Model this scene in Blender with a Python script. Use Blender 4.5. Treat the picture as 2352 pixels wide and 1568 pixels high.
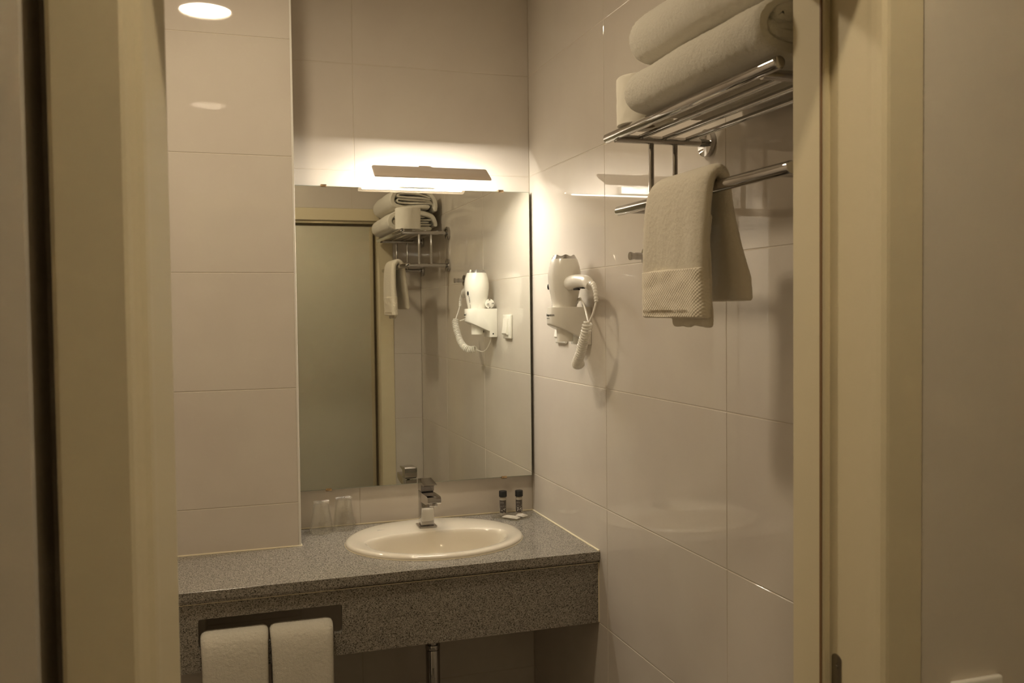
import bpy, bmesh, math, random
from mathutils import Vector, Matrix, noise
random.seed(7)
PI = math.pi
sc = bpy.context.scene
for o in list(bpy.data.objects): bpy.data.objects.remove(o)
COL = sc.collection

# ------------------------------------------------------------------ camera, world, lights, exposure
# room frame: x=0 right wall, y=0 mirror wall, z=0 counter top (0.85 m above the floor)
CAM = Vector((-1.01496, -2.90458, 0.67957))
RV = Vector((0.95054507, -0.31038388, -0.01122139)); UV_ = Vector((0.02122238, 0.02886312, 0.99935806)); FV = Vector((0.30986075, 0.95017302, -0.03402279))
cam = bpy.data.cameras.new('camera'); co = bpy.data.objects.new('camera', cam); COL.objects.link(co)
M = Matrix.Identity(4)
for i in range(3): M[i][0], M[i][1], M[i][2], M[i][3] = RV[i], UV_[i], -FV[i], CAM[i]
co.matrix_world = M
cam.sensor_width = 36; cam.lens = 2087.6 / 2352 * 36; cam.clip_start = 0.02
cam.dof.use_dof = True; cam.dof.focus_distance = 2.45; cam.dof.aperture_fstop = 8.0
sc.camera = co
w = bpy.data.worlds.new('world'); sc.world = w; w.use_nodes = True
w.node_tree.nodes['Background'].inputs[0].default_value = (1, .8, .55, 1); w.node_tree.nodes['Background'].inputs[1].default_value = 0.0
sc.view_settings.view_transform = 'Standard'; sc.view_settings.look = 'None'; sc.view_settings.exposure = 0.0; sc.view_settings.gamma = 1
sc.view_settings.use_curve_mapping = False
sc.cycles.sample_clamp_indirect = 0; sc.cycles.max_bounces = 9; sc.cycles.transparent_max_bounces = 20; sc.cycles.blur_glossy = .3
DOWN_STRENGTH = 122.0      # ceiling downlight in the bathroom
CORR_STRENGTH = 300.0       # corridor ceiling lamp
LED_STRENGTH = 1010.0       # LED dots of the mirror lamp
PANEL_STRENGTH = 14.0      # diffuser between the dots

# ------------------------------------------------------------------ materials
def P(name, color, rough=.5, metal=0, **kw):
    m = bpy.data.materials.new(name); m.use_nodes = True
    b = m.node_tree.nodes['Principled BSDF']
    b.inputs['Base Color'].default_value = (*color, 1); b.inputs['Roughness'].default_value = rough; b.inputs['Metallic'].default_value = metal
    for k, v in kw.items(): b.inputs[k].default_value = v
    return m
def nodes(m): return m.node_tree.nodes, m.node_tree.links, m.node_tree.nodes['Principled BSDF']
def coord(m, scale=(1, 1, 1)):
    n, l, b = nodes(m); t = n.new('ShaderNodeTexCoord'); mp = n.new('ShaderNodeMapping'); mp.inputs['Scale'].default_value = scale
    l.new(t.outputs['Object'], mp.inputs[0]); return mp.outputs[0]
def mottle(m, c1, c2, scale, detail=4, scl=(1, 1, 1), lo=.35, hi=.65):
    n, l, b = nodes(m); v = coord(m, scl); t = n.new('ShaderNodeTexNoise'); t.inputs['Scale'].default_value = scale; t.inputs['Detail'].default_value = detail
    r = n.new('ShaderNodeValToRGB'); r.color_ramp.elements[0].position = lo; r.color_ramp.elements[1].position = hi
    r.color_ramp.elements[0].color = (*c1, 1); r.color_ramp.elements[1].color = (*c2, 1)
    l.new(v, t.inputs['Vector']); l.new(t.outputs['Fac'], r.inputs[0]); l.new(r.outputs[0], b.inputs['Base Color'])
def bump(m, scale, strength, dist=.001, detail=3, tex='noise', scl=(1, 1, 1)):
    n, l, b = nodes(m); v = coord(m, scl)
    if tex == 'noise':
        t = n.new('ShaderNodeTexNoise'); t.inputs['Scale'].default_value = scale; t.inputs['Detail'].default_value = detail; out = t.outputs['Fac']
    else:
        t = n.new('ShaderNodeTexVoronoi'); t.inputs['Scale'].default_value = scale; out = t.outputs['Distance']
    bp = n.new('ShaderNodeBump'); bp.inputs['Strength'].default_value = strength; bp.inputs['Distance'].default_value = dist
    l.new(v, t.inputs['Vector']); l.new(out, bp.inputs['Height']); l.new(bp.outputs[0], b.inputs['Normal'])
def emis(name, color, strength):
    m = bpy.data.materials.new(name); m.use_nodes = True; n = m.node_tree.nodes; n.clear()
    e = n.new('ShaderNodeEmission'); o = n.new('ShaderNodeOutputMaterial'); e.inputs[0].default_value = (*color, 1); e.inputs[1].default_value = strength
    m.node_tree.links.new(e.outputs[0], o.inputs[0]); return m

tile = P('glazed_tile', (.66, .60, .52), .028); mottle(tile, (.64, .575, .50), (.69, .63, .545), 3.2, 6); bump(tile, 1.6, .03, .01, 1)
grout = P('grout', (.62, .55, .45), .7)
plaster = P('ceiling_paint', (.80, .76, .68), .8)
wallpaint = P('corridor_paint', (.72, .65, .54), .7); bump(wallpaint, 300, .08, .0005)
floorm = P('floor_tile', (.16, .14, .11), .35); mottle(floorm, (.14, .12, .095), (.19, .165, .13), 6)
framep = P('cream_lacquer', (.72, .63, .43), .55)
doorp = P('door_panel', (.76, .72, .58), .4)
sealm = P('brown_gasket', (.22, .12, .05), .6)
gasketm = P('cream_gasket', (.60, .52, .34), .5)
chrome = P('chrome', (.50, .485, .475), .03, 1)
darkchrome = P('chrome_hole', (.02, .02, .02), .4)
steel = P('brushed_steel', (.30, .27, .23), .35, 1)
brass = P('clip_metal', (.62, .45, .28), .25, 1)
ceramic = P('cream_ceramic', (.75, .68, .555), .06, **{'Coat Weight': .6, 'Coat Roughness': .02})
silicone = P('cream_silicone', (.80, .71, .52), .4)
plastic = P('white_plastic', (.90, .86, .77), .22, **{'Coat Weight': .3})
plastic2 = P('white_plastic_satin', (.80, .76, .68), .4)
silverp = P('silver_plastic', (.50, .48, .45), .25, .8)
black = P('black_plastic', (.012, .012, .012), .4)
ink = P('black_ink', (.02, .02, .02), .6)
greyink = P('grey_ink', (.25, .24, .22), .6)
lampbody = P('lamp_housing', (.62, .52, .42), .4)
lampwhite = P('lamp_white', (.85, .82, .76), .4)
mirrorm = P('mirror_silver', (.815, .825, .78), 0.0, 1)
glassedge = P('glass_edge', (.30, .33, .27), .25)
mirrorback = P('mirror_edge', (.16, .17, .13), .3)
paper = P('toilet_paper', (.84, .79, .68), .95)
paperin = P('cardboard', (.45, .35, .24), .9)
def pile(m, s1, d1, s2, d2):
    n, l, b = nodes(m); v = coord(m); t1 = n.new('ShaderNodeTexNoise'); t1.inputs['Scale'].default_value = s1; t1.inputs['Detail'].default_value = 3
    t2 = n.new('ShaderNodeTexNoise'); t2.inputs['Scale'].default_value = s2; t2.inputs['Detail'].default_value = 4; t2.inputs['Roughness'].default_value = .7
    b1 = n.new('ShaderNodeBump'); b1.inputs['Distance'].default_value = d1; b1.inputs['Strength'].default_value = .8; b2 = n.new('ShaderNodeBump'); b2.inputs['Distance'].default_value = d2; b2.inputs['Strength'].default_value = .9
    l.new(v, t1.inputs['Vector']); l.new(v, t2.inputs['Vector']); l.new(t1.outputs['Fac'], b1.inputs['Height']); l.new(t2.outputs['Fac'], b2.inputs['Height']); l.new(b1.outputs[0], b2.inputs['Normal']); l.new(b2.outputs[0], b.inputs['Normal'])
towel = P('white_terry', (.93, .87, .74), .95, **{'Sheen Weight': .3}); pile(towel, 130, .0036, 640, .0028)
towelf = P('white_terry_flat', (.90, .82, .67), .95, **{'Sheen Weight': .2}); pile(towelf, 110, .0020, 760, .0015)
led = emis('led_dot', (1, .94, .83), LED_STRENGTH)
ledpanel = emis('led_diffuser', (1, .94, .83), PANEL_STRENGTH)
down = emis('downlight_glow', (1, .84, .61), DOWN_STRENGTH)
corr = emis('corridor_glow', (1, .83, .585), CORR_STRENGTH)

def granite_mat():
    m = P('granite', (.4, .37, .32), .16); n, l, b = nodes(m); v = coord(m)
    v1 = n.new('ShaderNodeTexVoronoi'); v1.inputs['Scale'].default_value = 520; l.new(v, v1.inputs['Vector'])
    r1 = n.new('ShaderNodeSeparateColor'); l.new(v1.outputs['Color'], r1.inputs[0])
    rp = n.new('ShaderNodeValToRGB'); cr = rp.color_ramp; cr.interpolation = 'LINEAR'
    cr.elements[0].position = 0; cr.elements[0].color = (.03, .027, .023, 1); cr.elements[1].position = 1; cr.elements[1].color = (.55, .505, .43, 1)
    for p, c in ((.18, (.06, .053, .044)), (.33, (.22, .20, .17)), (.62, (.34, .31, .262)), (.82, (.44, .40, .345))):
        e = cr.elements.new(p); e.color = (*c, 1)
    nz = n.new('ShaderNodeTexNoise'); nz.inputs['Scale'].default_value = 300; nz.inputs['Detail'].default_value = 5; l.new(v, nz.inputs['Vector'])
    mx = n.new('ShaderNodeMath'); mx.operation = 'MULTIPLY_ADD'; mx.inputs[1].default_value = .62; l.new(r1.outputs[0], mx.inputs[0])
    sub = n.new('ShaderNodeMath'); sub.operation = 'MULTIPLY_ADD'; sub.inputs[1].default_value = 1.2; sub.inputs[2].default_value = -.42; l.new(nz.outputs['Fac'], sub.inputs[0])
    l.new(sub.outputs[0], mx.inputs[2]); l.new(mx.outputs[0], rp.inputs[0]); l.new(rp.outputs[0], b.inputs['Base Color'])
    return m
granite = granite_mat()
def facing(n, l, lo, hi):
    lw = n.new('ShaderNodeLayerWeight'); lw.inputs[0].default_value = .5
    p = n.new('ShaderNodeMath'); p.operation = 'POWER'; p.inputs[1].default_value = 3.5; l.new(lw.outputs['Facing'], p.inputs[0])
    m = n.new('ShaderNodeMapRange'); m.inputs['To Min'].default_value = lo; m.inputs['To Max'].default_value = hi; l.new(p.outputs[0], m.inputs['Value']); return m
def film_mat():
    m = bpy.data.materials.new('clear_film'); m.use_nodes = True; n = m.node_tree.nodes; l = m.node_tree.links; n.clear()
    t = n.new('ShaderNodeBsdfTransparent'); g = n.new('ShaderNodeBsdfGlossy'); g.inputs['Roughness'].default_value = .08; g.inputs['Color'].default_value = (1, 1, 1, 1)
    t.inputs[0].default_value = (.985, .98, .965, 1)
    f = facing(n, l, .10, .80); mx = n.new('ShaderNodeMixShader'); o = n.new('ShaderNodeOutputMaterial')
    tc = n.new('ShaderNodeTexCoord'); nz = n.new('ShaderNodeTexNoise'); nz.inputs['Scale'].default_value = 55; nz.inputs['Detail'].default_value = 3
    bp = n.new('ShaderNodeBump'); bp.inputs['Strength'].default_value = .9; bp.inputs['Distance'].default_value = .004
    l.new(tc.outputs['Object'], nz.inputs['Vector']); l.new(nz.outputs['Fac'], bp.inputs['Height']); l.new(bp.outputs[0], g.inputs['Normal'])
    df = n.new('ShaderNodeBsdfTranslucent'); df.inputs[0].default_value = (.8, .78, .72, 1); m2 = n.new('ShaderNodeMixShader'); m2.inputs[0].default_value = .10; l.new(t.outputs[0], m2.inputs[1]); l.new(df.outputs[0], m2.inputs[2])
    l.new(f.outputs[0], mx.inputs[0]); l.new(m2.outputs[0], mx.inputs[1]); l.new(g.outputs[0], mx.inputs[2]); l.new(mx.outputs[0], o.inputs[0]); return m
film = film_mat()
def clear_mat():
    m = bpy.data.materials.new('clear_glass'); m.use_nodes = True; n = m.node_tree.nodes; l = m.node_tree.links; n.clear()
    t = n.new('ShaderNodeBsdfTransparent'); g = n.new('ShaderNodeBsdfGlossy'); g.inputs['Roughness'].default_value = .01; t.inputs[0].default_value = (.98, .98, .965, 1)
    f = facing(n, l, .035, .8); mx = n.new('ShaderNodeMixShader'); o = n.new('ShaderNodeOutputMaterial')
    l.new(f.outputs[0], mx.inputs[0]); l.new(t.outputs[0], mx.inputs[1]); l.new(g.outputs[0], mx.inputs[2]); l.new(mx.outputs[0], o.inputs[0]); return m
clear = clear_mat()
def border_mat():
    m = P('dobby_border', (.90, .82, .67), .9); n, l, b = nodes(m); v = coord(m)
    sp = n.new('ShaderNodeSeparateXYZ'); l.new(v, sp.inputs[0]); outs = []
    for a in ('Y', 'Z'):
        mu = n.new('ShaderNodeMath'); mu.operation = 'MULTIPLY'; mu.inputs[1].default_value = 2 * PI / (.0085 if a == 'Y' else .0062); l.new(sp.outputs[a], mu.inputs[0])
        s = n.new('ShaderNodeMath'); s.operation = 'SINE'; l.new(mu.outputs[0], s.inputs[0]); outs.append(s)
    pr = n.new('ShaderNodeMath'); pr.operation = 'MULTIPLY'; l.new(outs[0].outputs[0], pr.inputs[0]); l.new(outs[1].outputs[0], pr.inputs[1])
    bp = n.new('ShaderNodeBump'); bp.inputs['Strength'].default_value = .55; bp.inputs['Distance'].default_value = .0012
    l.new(pr.outputs[0], bp.inputs['Height']); l.new(bp.outputs[0], b.inputs['Normal']); return m
border = border_mat()

# ------------------------------------------------------------------ mesh helpers
def obj(name, bm, mat, parent=None, smooth=True, mats=None, angle=40):
    bm.normal_update(); me = bpy.data.meshes.new(name); bm.to_mesh(me); bm.free()
    for m in (mats or [mat]): me.materials.append(m)
    if smooth:
        me.polygons.foreach_set('use_smooth', [True] * len(me.polygons)); me.set_sharp_from_angle(angle=math.radians(angle))
    o = bpy.data.objects.new(name, me); COL.objects.link(o)
    if parent is not None:
        o.parent = parent; o.matrix_parent_inverse = Matrix.Translation(-parent.location) if parent.type == 'EMPTY' else Matrix.Identity(4)
    return o
def tag(o, label=None, cat=None, group=None, kind=None):
    if label: o['label'] = label
    if cat: o['category'] = cat
    if group: o['group'] = group
    if kind: o['kind'] = kind
    return o
def thing(name, loc, label=None, cat=None, group=None, kind=None):
    o = bpy.data.objects.new(name, None); COL.objects.link(o); o.location = loc; o.empty_display_size = .05
    return tag(o, label, cat, group, kind)
def NB(): return bmesh.new()
def box(bm, a, b, bev=0, seg=2, mi=0):
    x0, x1 = sorted((a[0], b[0])); y0, y1 = sorted((a[1], b[1])); z0, z1 = sorted((a[2], b[2]))
    t = bmesh.new() if bev else bm
    vs = [t.verts.new(p) for p in ((x0, y0, z0), (x1, y0, z0), (x1, y1, z0), (x0, y1, z0), (x0, y0, z1), (x1, y0, z1), (x1, y1, z1), (x0, y1, z1))]
    fs = [t.faces.new([vs[i] for i in f]) for f in ((0, 3, 2, 1), (4, 5, 6, 7), (0, 1, 5, 4), (1, 2, 6, 5), (2, 3, 7, 6), (3, 0, 4, 7))]
    for f in fs: f.material_index = mi
    if bev:
        bmesh.ops.bevel(t, geom=list(t.edges), offset=bev, segments=seg, profile=.5, affect='EDGES')
        me = bpy.data.meshes.new('t'); t.to_mesh(me); t.free(); bm.from_mesh(me); bpy.data.meshes.remove(me)
    return bm
def loft(bm, loops, close_u=True, cap0=False, cap1=False, mi=0, flip=False):
    rows = [[bm.verts.new(p) for p in lp] for lp in loops]; n = len(rows[0]); fs = []
    for a, b in zip(rows, rows[1:]):
        for i in range(n if close_u else n - 1):
            j = (i + 1) % n; q = [a[i], a[j], b[j], b[i]]
            fs.append(bm.faces.new(q[::-1] if flip else q))
    if cap0: fs.append(bm.faces.new(rows[0][::-1] if not flip else rows[0]))
    if cap1: fs.append(bm.faces.new(rows[-1] if not flip else rows[-1][::-1]))
    for f in fs: f.material_index = mi
    return rows
def frame(d):
    d = d.normalized(); a = Vector((0, 0, 1)) if abs(d.z) < .9 else Vector((1, 0, 0)); u = d.cross(a).normalized(); return u, d.cross(u).normalized()
def cyl(bm, p0, p1, r0, r1=None, n=32, bev=0, mi=0):
    p0, p1 = Vector(p0), Vector(p1); r1 = r0 if r1 is None else r1; d = (p1 - p0); L = d.length; dn = d.normalized(); u, v = frame(d)
    prof = [(0, r0 - bev), (bev * .3, r0 - bev * .3), (bev, r0), (L - bev, r1), (L - bev * .3, r1 - bev * .3), (L, r1 - bev)] if bev else [(0, r0), (L, r1)]
    loft(bm, [[p0 + dn * h + (u * math.cos(2 * PI * i / n) + v * math.sin(2 * PI * i / n)) * r for i in range(n)] for h, r in prof], True, True, True, mi, flip=False)
    return bm
def lathe(bm, c, prof, n=48, cap0=True, cap1=True, mi=0):
    c = Vector(c); loft(bm, [[c + Vector((r * math.cos(2 * PI * i / n), r * math.sin(2 * PI * i / n), z)) for i in range(n)] for r, z in prof], True, cap0, cap1, mi); return bm
def cr(pts, n=8, closed=False):
    pts = [Vector(p) for p in pts]; out = []; N = len(pts)
    for i in range(N if closed else N - 1):
        g = (lambda k: pts[k % N]) if closed else (lambda k: pts[min(max(k, 0), N - 1)])
        a, b, c, d = g(i - 1), g(i), g(i + 1), g(i + 2)
        for k in range(n):
            t = k / n; out.append(.5 * ((2 * b) + (c - a) * t + (2 * a - 5 * b + 4 * c - d) * t * t + (3 * b - a - 3 * c + d) * t ** 3))
    if not closed: out.append(pts[-1])
    return out
def tube(bm, pts, r, n=12, sub=8, mi=0, caps=True):
    ps = cr(pts, sub) if sub else [Vector(p) for p in pts]; N = len(ps); loops = []; u = None
    for i, p in enumerate(ps):
        t = (ps[min(i + 1, N - 1)] - ps[max(i - 1, 0)]).normalized()
        if u is None: u, v = frame(t)
        else: u = (u - t * u.dot(t)).normalized(); v = t.cross(u)
        rr = r(i / (N - 1)) if callable(r) else r
        loops.append([p + (u * math.cos(2 * PI * k / n) + v * math.sin(2 * PI * k / n)) * rr for k in range(n)])
    loft(bm, loops, True, caps, caps, mi); return bm
def prism(bm, poly, axis, a, b, mi=0):
    def mk(p, t):
        return {'x': (t, p[0], p[1]), 'y': (p[0], t, p[1]), 'z': (p[0], p[1], t)}[axis]
    r0 = [bm.verts.new(mk(p, a)) for p in poly]; r1 = [bm.verts.new(mk(p, b)) for p in poly]; n = len(poly); fs = []
    for i in range(n): fs.append(bm.faces.new([r0[i], r0[(i + 1) % n], r1[(i + 1) % n], r1[i]]))
    fs += [bm.faces.new(r0[::-1]), bm.faces.new(r1)]
    for f in fs: f.material_index = mi
    return bm
def fixn(bm): bmesh.ops.recalc_face_normals(bm, faces=list(bm.faces)); return bm
def bev_all(bm, off, seg=2, ang=30):
    es = [e for e in bm.edges if len(e.link_faces) == 2 and e.calc_face_angle(0) > math.radians(ang)]
    bmesh.ops.bevel(bm, geom=es, offset=off, segments=seg, profile=.5, affect='EDGES'); return bm
def text_obj(name, s, size, M4, mat, parent, ext=.0002, bend=None):
    cu = bpy.data.curves.new(name, 'FONT'); cu.body = s; cu.size = size; cu.extrude = ext; cu.align_x = 'CENTER'; cu.align_y = 'CENTER'
    t = bpy.data.objects.new('t', cu); COL.objects.link(t); bpy.context.view_layer.update()
    me = bpy.data.meshes.new_from_object(t.evaluated_get(bpy.context.evaluated_depsgraph_get())); bpy.data.objects.remove(t)
    for v in me.vertices: v.co = bend(v.co) if bend else M4 @ v.co
    me.materials.clear(); me.materials.append(mat); me.name = name
    o = bpy.data.objects.new(name, me); COL.objects.link(o); o.parent = parent
    if parent.type == 'EMPTY': o.matrix_parent_inverse = Matrix.Translation(-parent.location)
    return o

# ------------------------------------------------------------------ tiled walls (real tiles with chamfered edges on a grout bed)
ZF, ZC = -.85, 1.767
ZR = [.1288 + k * .3333 for k in range(-3, 6)]
def cuts(a, b, js): return [a] + [j for j in sorted(js) if a + .01 < j < b - .01] + [b]
def tiles(bm, fn, u0, u1, v0, v1, uj, vj, g=.0008, c=.0011, dp=.0016):
    us, vs = cuts(u0, u1, uj), cuts(v0, v1, vj)
    for a, b in zip(us, us[1:]):
        for e, f in zip(vs, vs[1:]):
            A, B, E_, F = a + g, b - g, e + g, f - g
            lo = [(A, E_, -dp), (B, E_, -dp), (B, F, -dp), (A, F, -dp)]; md = [(p[0], p[1], -c) for p in lo]
            hi = [(A + c, E_ + c, 0), (B - c, E_ + c, 0), (B - c, F - c, 0), (A + c, F - c, 0)]
            loft(bm, [[fn(*p) for p in q] for q in (lo, md, hi)], True, False, True)
def wall(name, build, slabs):
    bm = NB(); build(bm)
    for f in bm.faces: f.material_index = 0
    for a, b, mi in slabs: box(bm, a, b, mi=mi)
    fixn(bm); return tag(obj(name, bm, None, mats=[tile, grout, wallpaint], smooth=False), kind='structure')
D = .0010
UB = [-.5867 - .618 * k for k in range(3)]; UR = [-.6201 - .618 * k for k in range(3)]
wall('wall_back', lambda bm: tiles(bm, lambda u, v, h: (u, -h, v), -1.75, 0, ZF, ZC, UB, ZR), [((-1.80, D, ZF), (.10, .10, ZC), 1)])
LX = -1.75; FY = -1.7752; CY = -1.935
wall('wall_right', lambda bm: tiles(bm, lambda u, v, h: (-h, u, v), FY, 0, ZF, ZC, UR, ZR), [((D, FY - .0, ZF), (.10, D, ZC), 1)])
wall('wall_left', lambda bm: tiles(bm, lambda u, v, h: (LX + h, u, v), FY, 0, ZF, ZC, UR, ZR), [((LX - .1, FY, ZF), (LX - D, D, ZC), 1)])
OR_, OL, OH = -.214, -1.063, 1.143
def fw(bm):
    F = lambda u, v, h: (u, FY + h, v); J = [-.3483 - .618 * k for k in range(3)]
    tiles(bm, F, OR_ + .069, 0, ZF, ZC, J, ZR); tiles(bm, F, LX, OL - .069, ZF, ZC, J, ZR); tiles(bm, F, OL - .069, OR_ + .069, OH + .058, ZC, J, ZR)
wall('wall_front', fw, [((OR_ + .03, FY - D, ZF), (.0, FY - .06, ZC), 1), ((LX, FY - D, ZF), (OL - .03, FY - .06, ZC), 1), ((OL - .03, FY - D, OH + .03), (OR_ + .03, FY - .06, ZC), 1),
    ((OR_ + .03, FY - .06, ZF), (1.5, CY, ZC), 2), ((-2.4, FY - .06, ZF), (-1.1835, CY, ZC), 2), ((-1.1625, FY - .06, ZF), (OL - .03, CY, ZC), 2), ((OL - .03, FY - .06, OH + .03), (OR_ + .03, CY, ZC), 2)])
# tiled pilaster box left of the mirror
PX, PY = -.7909, -.209
def pil(bm):
    tiles(bm, lambda u, v, h: (u, PY - h, v), LX, PX - .004, ZF, ZC, [-1.41], ZR)
    tiles(bm, lambda u, v, h: (PX + h, u, v), PY + .004, 0, ZF, ZC, [], ZR)
pl_ = wall('wall_pilaster', pil, [((LX, PY + D, ZF), (PX - D, 0, ZC), 1)])
bm = NB(); prism(bm, [(PX - .0052, PY - .0012), (PX + .0002, PY - .0012), (PX + .0012, PY + .001), (PX + .0012, PY + .0052), (PX - .0052, PY + .0052)], 'z', 0.001, ZC); fixn(bm)
obj('corner_profile', bm, plastic2, pl_)
# under-counter tiled side partition
bm = NB(); tiles(bm, lambda u, v, h: (u, -.45 - h, v), -1.60, -1.055, ZF, -.034, [], ZR)
box(bm, (-1.60, -.45 + D, ZF), (-1.055, PY - .001, -.034), mi=1); fixn(bm); tag(obj('wall_partition', bm, None, mats=[tile, grout], smooth=False), kind='structure')
# corridor shell, floor, ceiling
def sbox(name, a, b, m): return tag(obj(name, box(NB(), a, b), m, smooth=False), kind='structure')
sbox('floor', (-2.5, -3.7, ZF - .1), (1.6, .1, ZF), floorm)
CB = -3.15
bm = NB(); box(bm, (-2.4, CB - .16, ZF), (1.5, CB - .06, ZC)); box(bm, (-2.4, CB - .06, ZF), (-1.02, CB, ZC)); box(bm, (.085, CB - .06, ZF), (1.5, CB, ZC)); box(bm, (-1.02, CB - .06, 1.34), (.085, CB, ZC))
tag(obj('wall_corridor_back', bm, wallpaint, smooth=False), kind='structure')
d2 = thing('door_2', (-.46, CB, ZF), kind='structure')
bm = NB(); box(bm, (.002, CB - .06, ZF), (.085, CB + .018, 1.34)); box(bm, (-1.02, CB - .06, ZF), (-.937, CB + .018, 1.34)); box(bm, (-.937, CB - .06, 1.258), (.002, CB + .018, 1.34)); obj('frame', bm, framep, d2, smooth=False)
bm = NB(); box(bm, (-.917, CB - .045, ZF + .01), (-.018, CB + .001, 1.2405), .002); obj('panel', bm, doorp, d2)
bm = NB(); box(bm, (-.0395, CB - .044, ZF + .01), (-.0175, CB + .004, 1.2400), .001); obj('edge_strip', bm, framep, d2)
sbox('wall_corridor_right', (1.5, CB - .1, ZF), (1.6, FY - .06, ZC), wallpaint)
sbox('wall_corridor_left', (-2.5, CB - .16, ZF), (-2.4, CY, ZC), wallpaint)
sbox('wall_corridor_return', (-2.4, -1.950, ZF), (-1.1835, CY, ZC), wallpaint)
DLX, DLY = -1.025, -.990; CLX, CLY = -.55, -2.33
bm = NB()
def ceil_hole(bm, x0, x1, y0, y1, holes):
    # rectangular ceiling plate with round cut-outs for the recessed lamps: radial fan quads around each hole
    xs = [x0] + [v for cx, cy, r in holes for v in (cx - .15, cx + .15)] + [x1]; xs.sort()
    ys = [y0] + [v for cx, cy, r in holes for v in (cy - .15, cy + .15)] + [y1]; ys.sort()
    for a, b in zip(xs, xs[1:]):
        for c, d in zip(ys, ys[1:]):
            h = [q for q in holes if abs((a + b) / 2 - q[0]) < .01 and abs((c + d) / 2 - q[1]) < .01]
            if not h: bm.faces.new([bm.verts.new(p) for p in ((a, c, ZC), (a, d, ZC), (b, d, ZC), (b, c, ZC))]); continue
            cx, cy, r = h[0]; n = 48; o_, i_, u_ = [], [], []
            for k in range(n):
                t = 2 * PI * k / n; ct, st = math.cos(t), math.sin(t); s = .15 / max(abs(ct), abs(st))
                o_.append((cx + ct * s, cy + st * s, ZC)); i_.append((cx + ct * r, cy + st * r, ZC)); u_.append((cx + ct * r, cy + st * r, ZC + .04))
            loft(bm, [o_, i_, u_], True, False, True)
ceil_hole(bm, -2.5, 1.6, -3.7, .1, [(DLX, DLY, .095), (CLX, CLY, .062)])
fixn(bm); tag(obj('ceiling', bm, plaster, smooth=False), kind='structure')
def downlight(name, x, y, r, em, label, up=.002):
    t = thing(name, (x, y, ZC), label, 'ceiling light')
    bm = NB(); lathe(bm, (x, y, 0), [(r, ZC + .004), (r + .004, ZC - .003), (r + .016, ZC - .003), (r + .018, ZC + .0005), (r + .0, ZC + .0005)], 64, False, False); fixn(bm); obj('trim_ring', bm, lampwhite, t)
    bm = NB(); bmesh.ops.create_circle(bm, cap_ends=True, segments=64, radius=r, matrix=Matrix.Translation((x, y, ZC + up)))
    for f in bm.faces:
        f.normal_update()
        if f.normal.z > 0: f.normal_flip()
    obj('light_disc', bm, em, t, smooth=False)
downlight('ceiling_downlight', DLX, DLY, .088, down, 'round glowing ceiling downlight mirrored in the glossy tiled pilaster, top left')
downlight('ceiling_downlight', CLX, CLY, .058, corr, 'round ceiling downlight in the corridor outside the bathroom door', .038)

# ------------------------------------------------------------------ door frame (swept U around the opening)
door = thing('door_1', (-.64, -1.85, ZF), kind='structure')
def sweep(bm, pr, pl, ph, left=True):
    n = len(pr); L = [[(OR_ + o, y, ZF) for o, y in pr], [(OR_ + pr[i][0], (pr[i][1]), OH + ph[i][0]) for i in range(n)],
        [(OL - pl[i][0], pl[i][1], OH + ph[i][0]) for i in range(n)], [(OL - o, y, ZF) for o, y in pl]]
    if not left: L = L[:3]
    loft(bm, L, True, True, True); return fixn(bm)
pr_ = [(0, -1.772), (0, -1.8349), (.0150, -1.8351), (.0150, -1.910), (.0140, -1.920), (.0140, -1.930), (.0150, -1.938), (.0185, -1.944), (.023, -1.945), (.074, -1.945), (.076, -1.943), (.076, -1.935), (.03, -1.935), (.03, -1.7752), (.069, -1.7752), (.069, -1.7725)]
pl_p = [(0, -1.772), (0, -1.800), (.0132, -1.885), (.0140, -1.912), (.0165, -1.920), (.022, -1.925), (.0275, -1.936), (.0305, -1.947), (.0345, -1.950), (.095, -1.946), (.099, -1.944), (.099, -1.935), (.03, -1.935), (.03, -1.7752), (.069, -1.7752), (.069, -1.7725)]
ph_ = [(a[0] if i not in (14, 15) else .058, 0) for i, a in enumerate(pr_)]
obj('frame', sweep(NB(), pr_, pl_p, ph_), framep, door, smooth=False)
gp = [(.0012, -1.8351), (.0012, -1.8385), (.003, -1.8405), (.007, -1.8408), (.0105, -1.8395), (.0125, -1.8351)]
tag(obj('gasket', sweep(NB(), gp, [(a, b) for a, b in gp], gp, False), gasketm, door), 'soft cream rubber strip')
gp = [(-.0008, -1.8335), (-.0008, -1.8365), (.0011, -1.8365), (.0011, -1.8335)]
tag(obj('gasket_seam', sweep(NB(), gp, gp, gp, False), sealm, door, smooth=False), 'thin brown line')
bm = NB(); n = 20; sy = -1.8515; loopo = []
zt = .195
for s in range(n + 1):
    t = PI * s / n; loopo.append((sy + .0095 * math.cos(t), zt - .006 + .006 * math.sin(t)))
poly = loopo + [(sy - .0095, zt - .19), (sy + .0095, zt - .19)]
prism(bm, poly, 'x', OR_ + .0151, OR_ + .0135); fixn(bm); sp_ = obj('strike_plate', bm, steel, door, smooth=False)
bm = NB(); prism(bm, [(sy + .006 * math.cos(PI * s / 12), zt - .052 + .006 * math.sin(PI * s / 12)) for s in range(13)] + [(sy - .006, zt - .10), (sy + .006, zt - .10)], 'x', OR_ + .0134, OR_ + .0130); fixn(bm); obj('latch_hole', bm, darkchrome, sp_, smooth=False)
bm = NB(); cyl(bm, (OR_ + .0136, sy, zt - .018), (OR_ + .0128, sy, zt - .018), .0028, n=16); fixn(bm); obj('screw', bm, steel, sp_)

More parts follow.
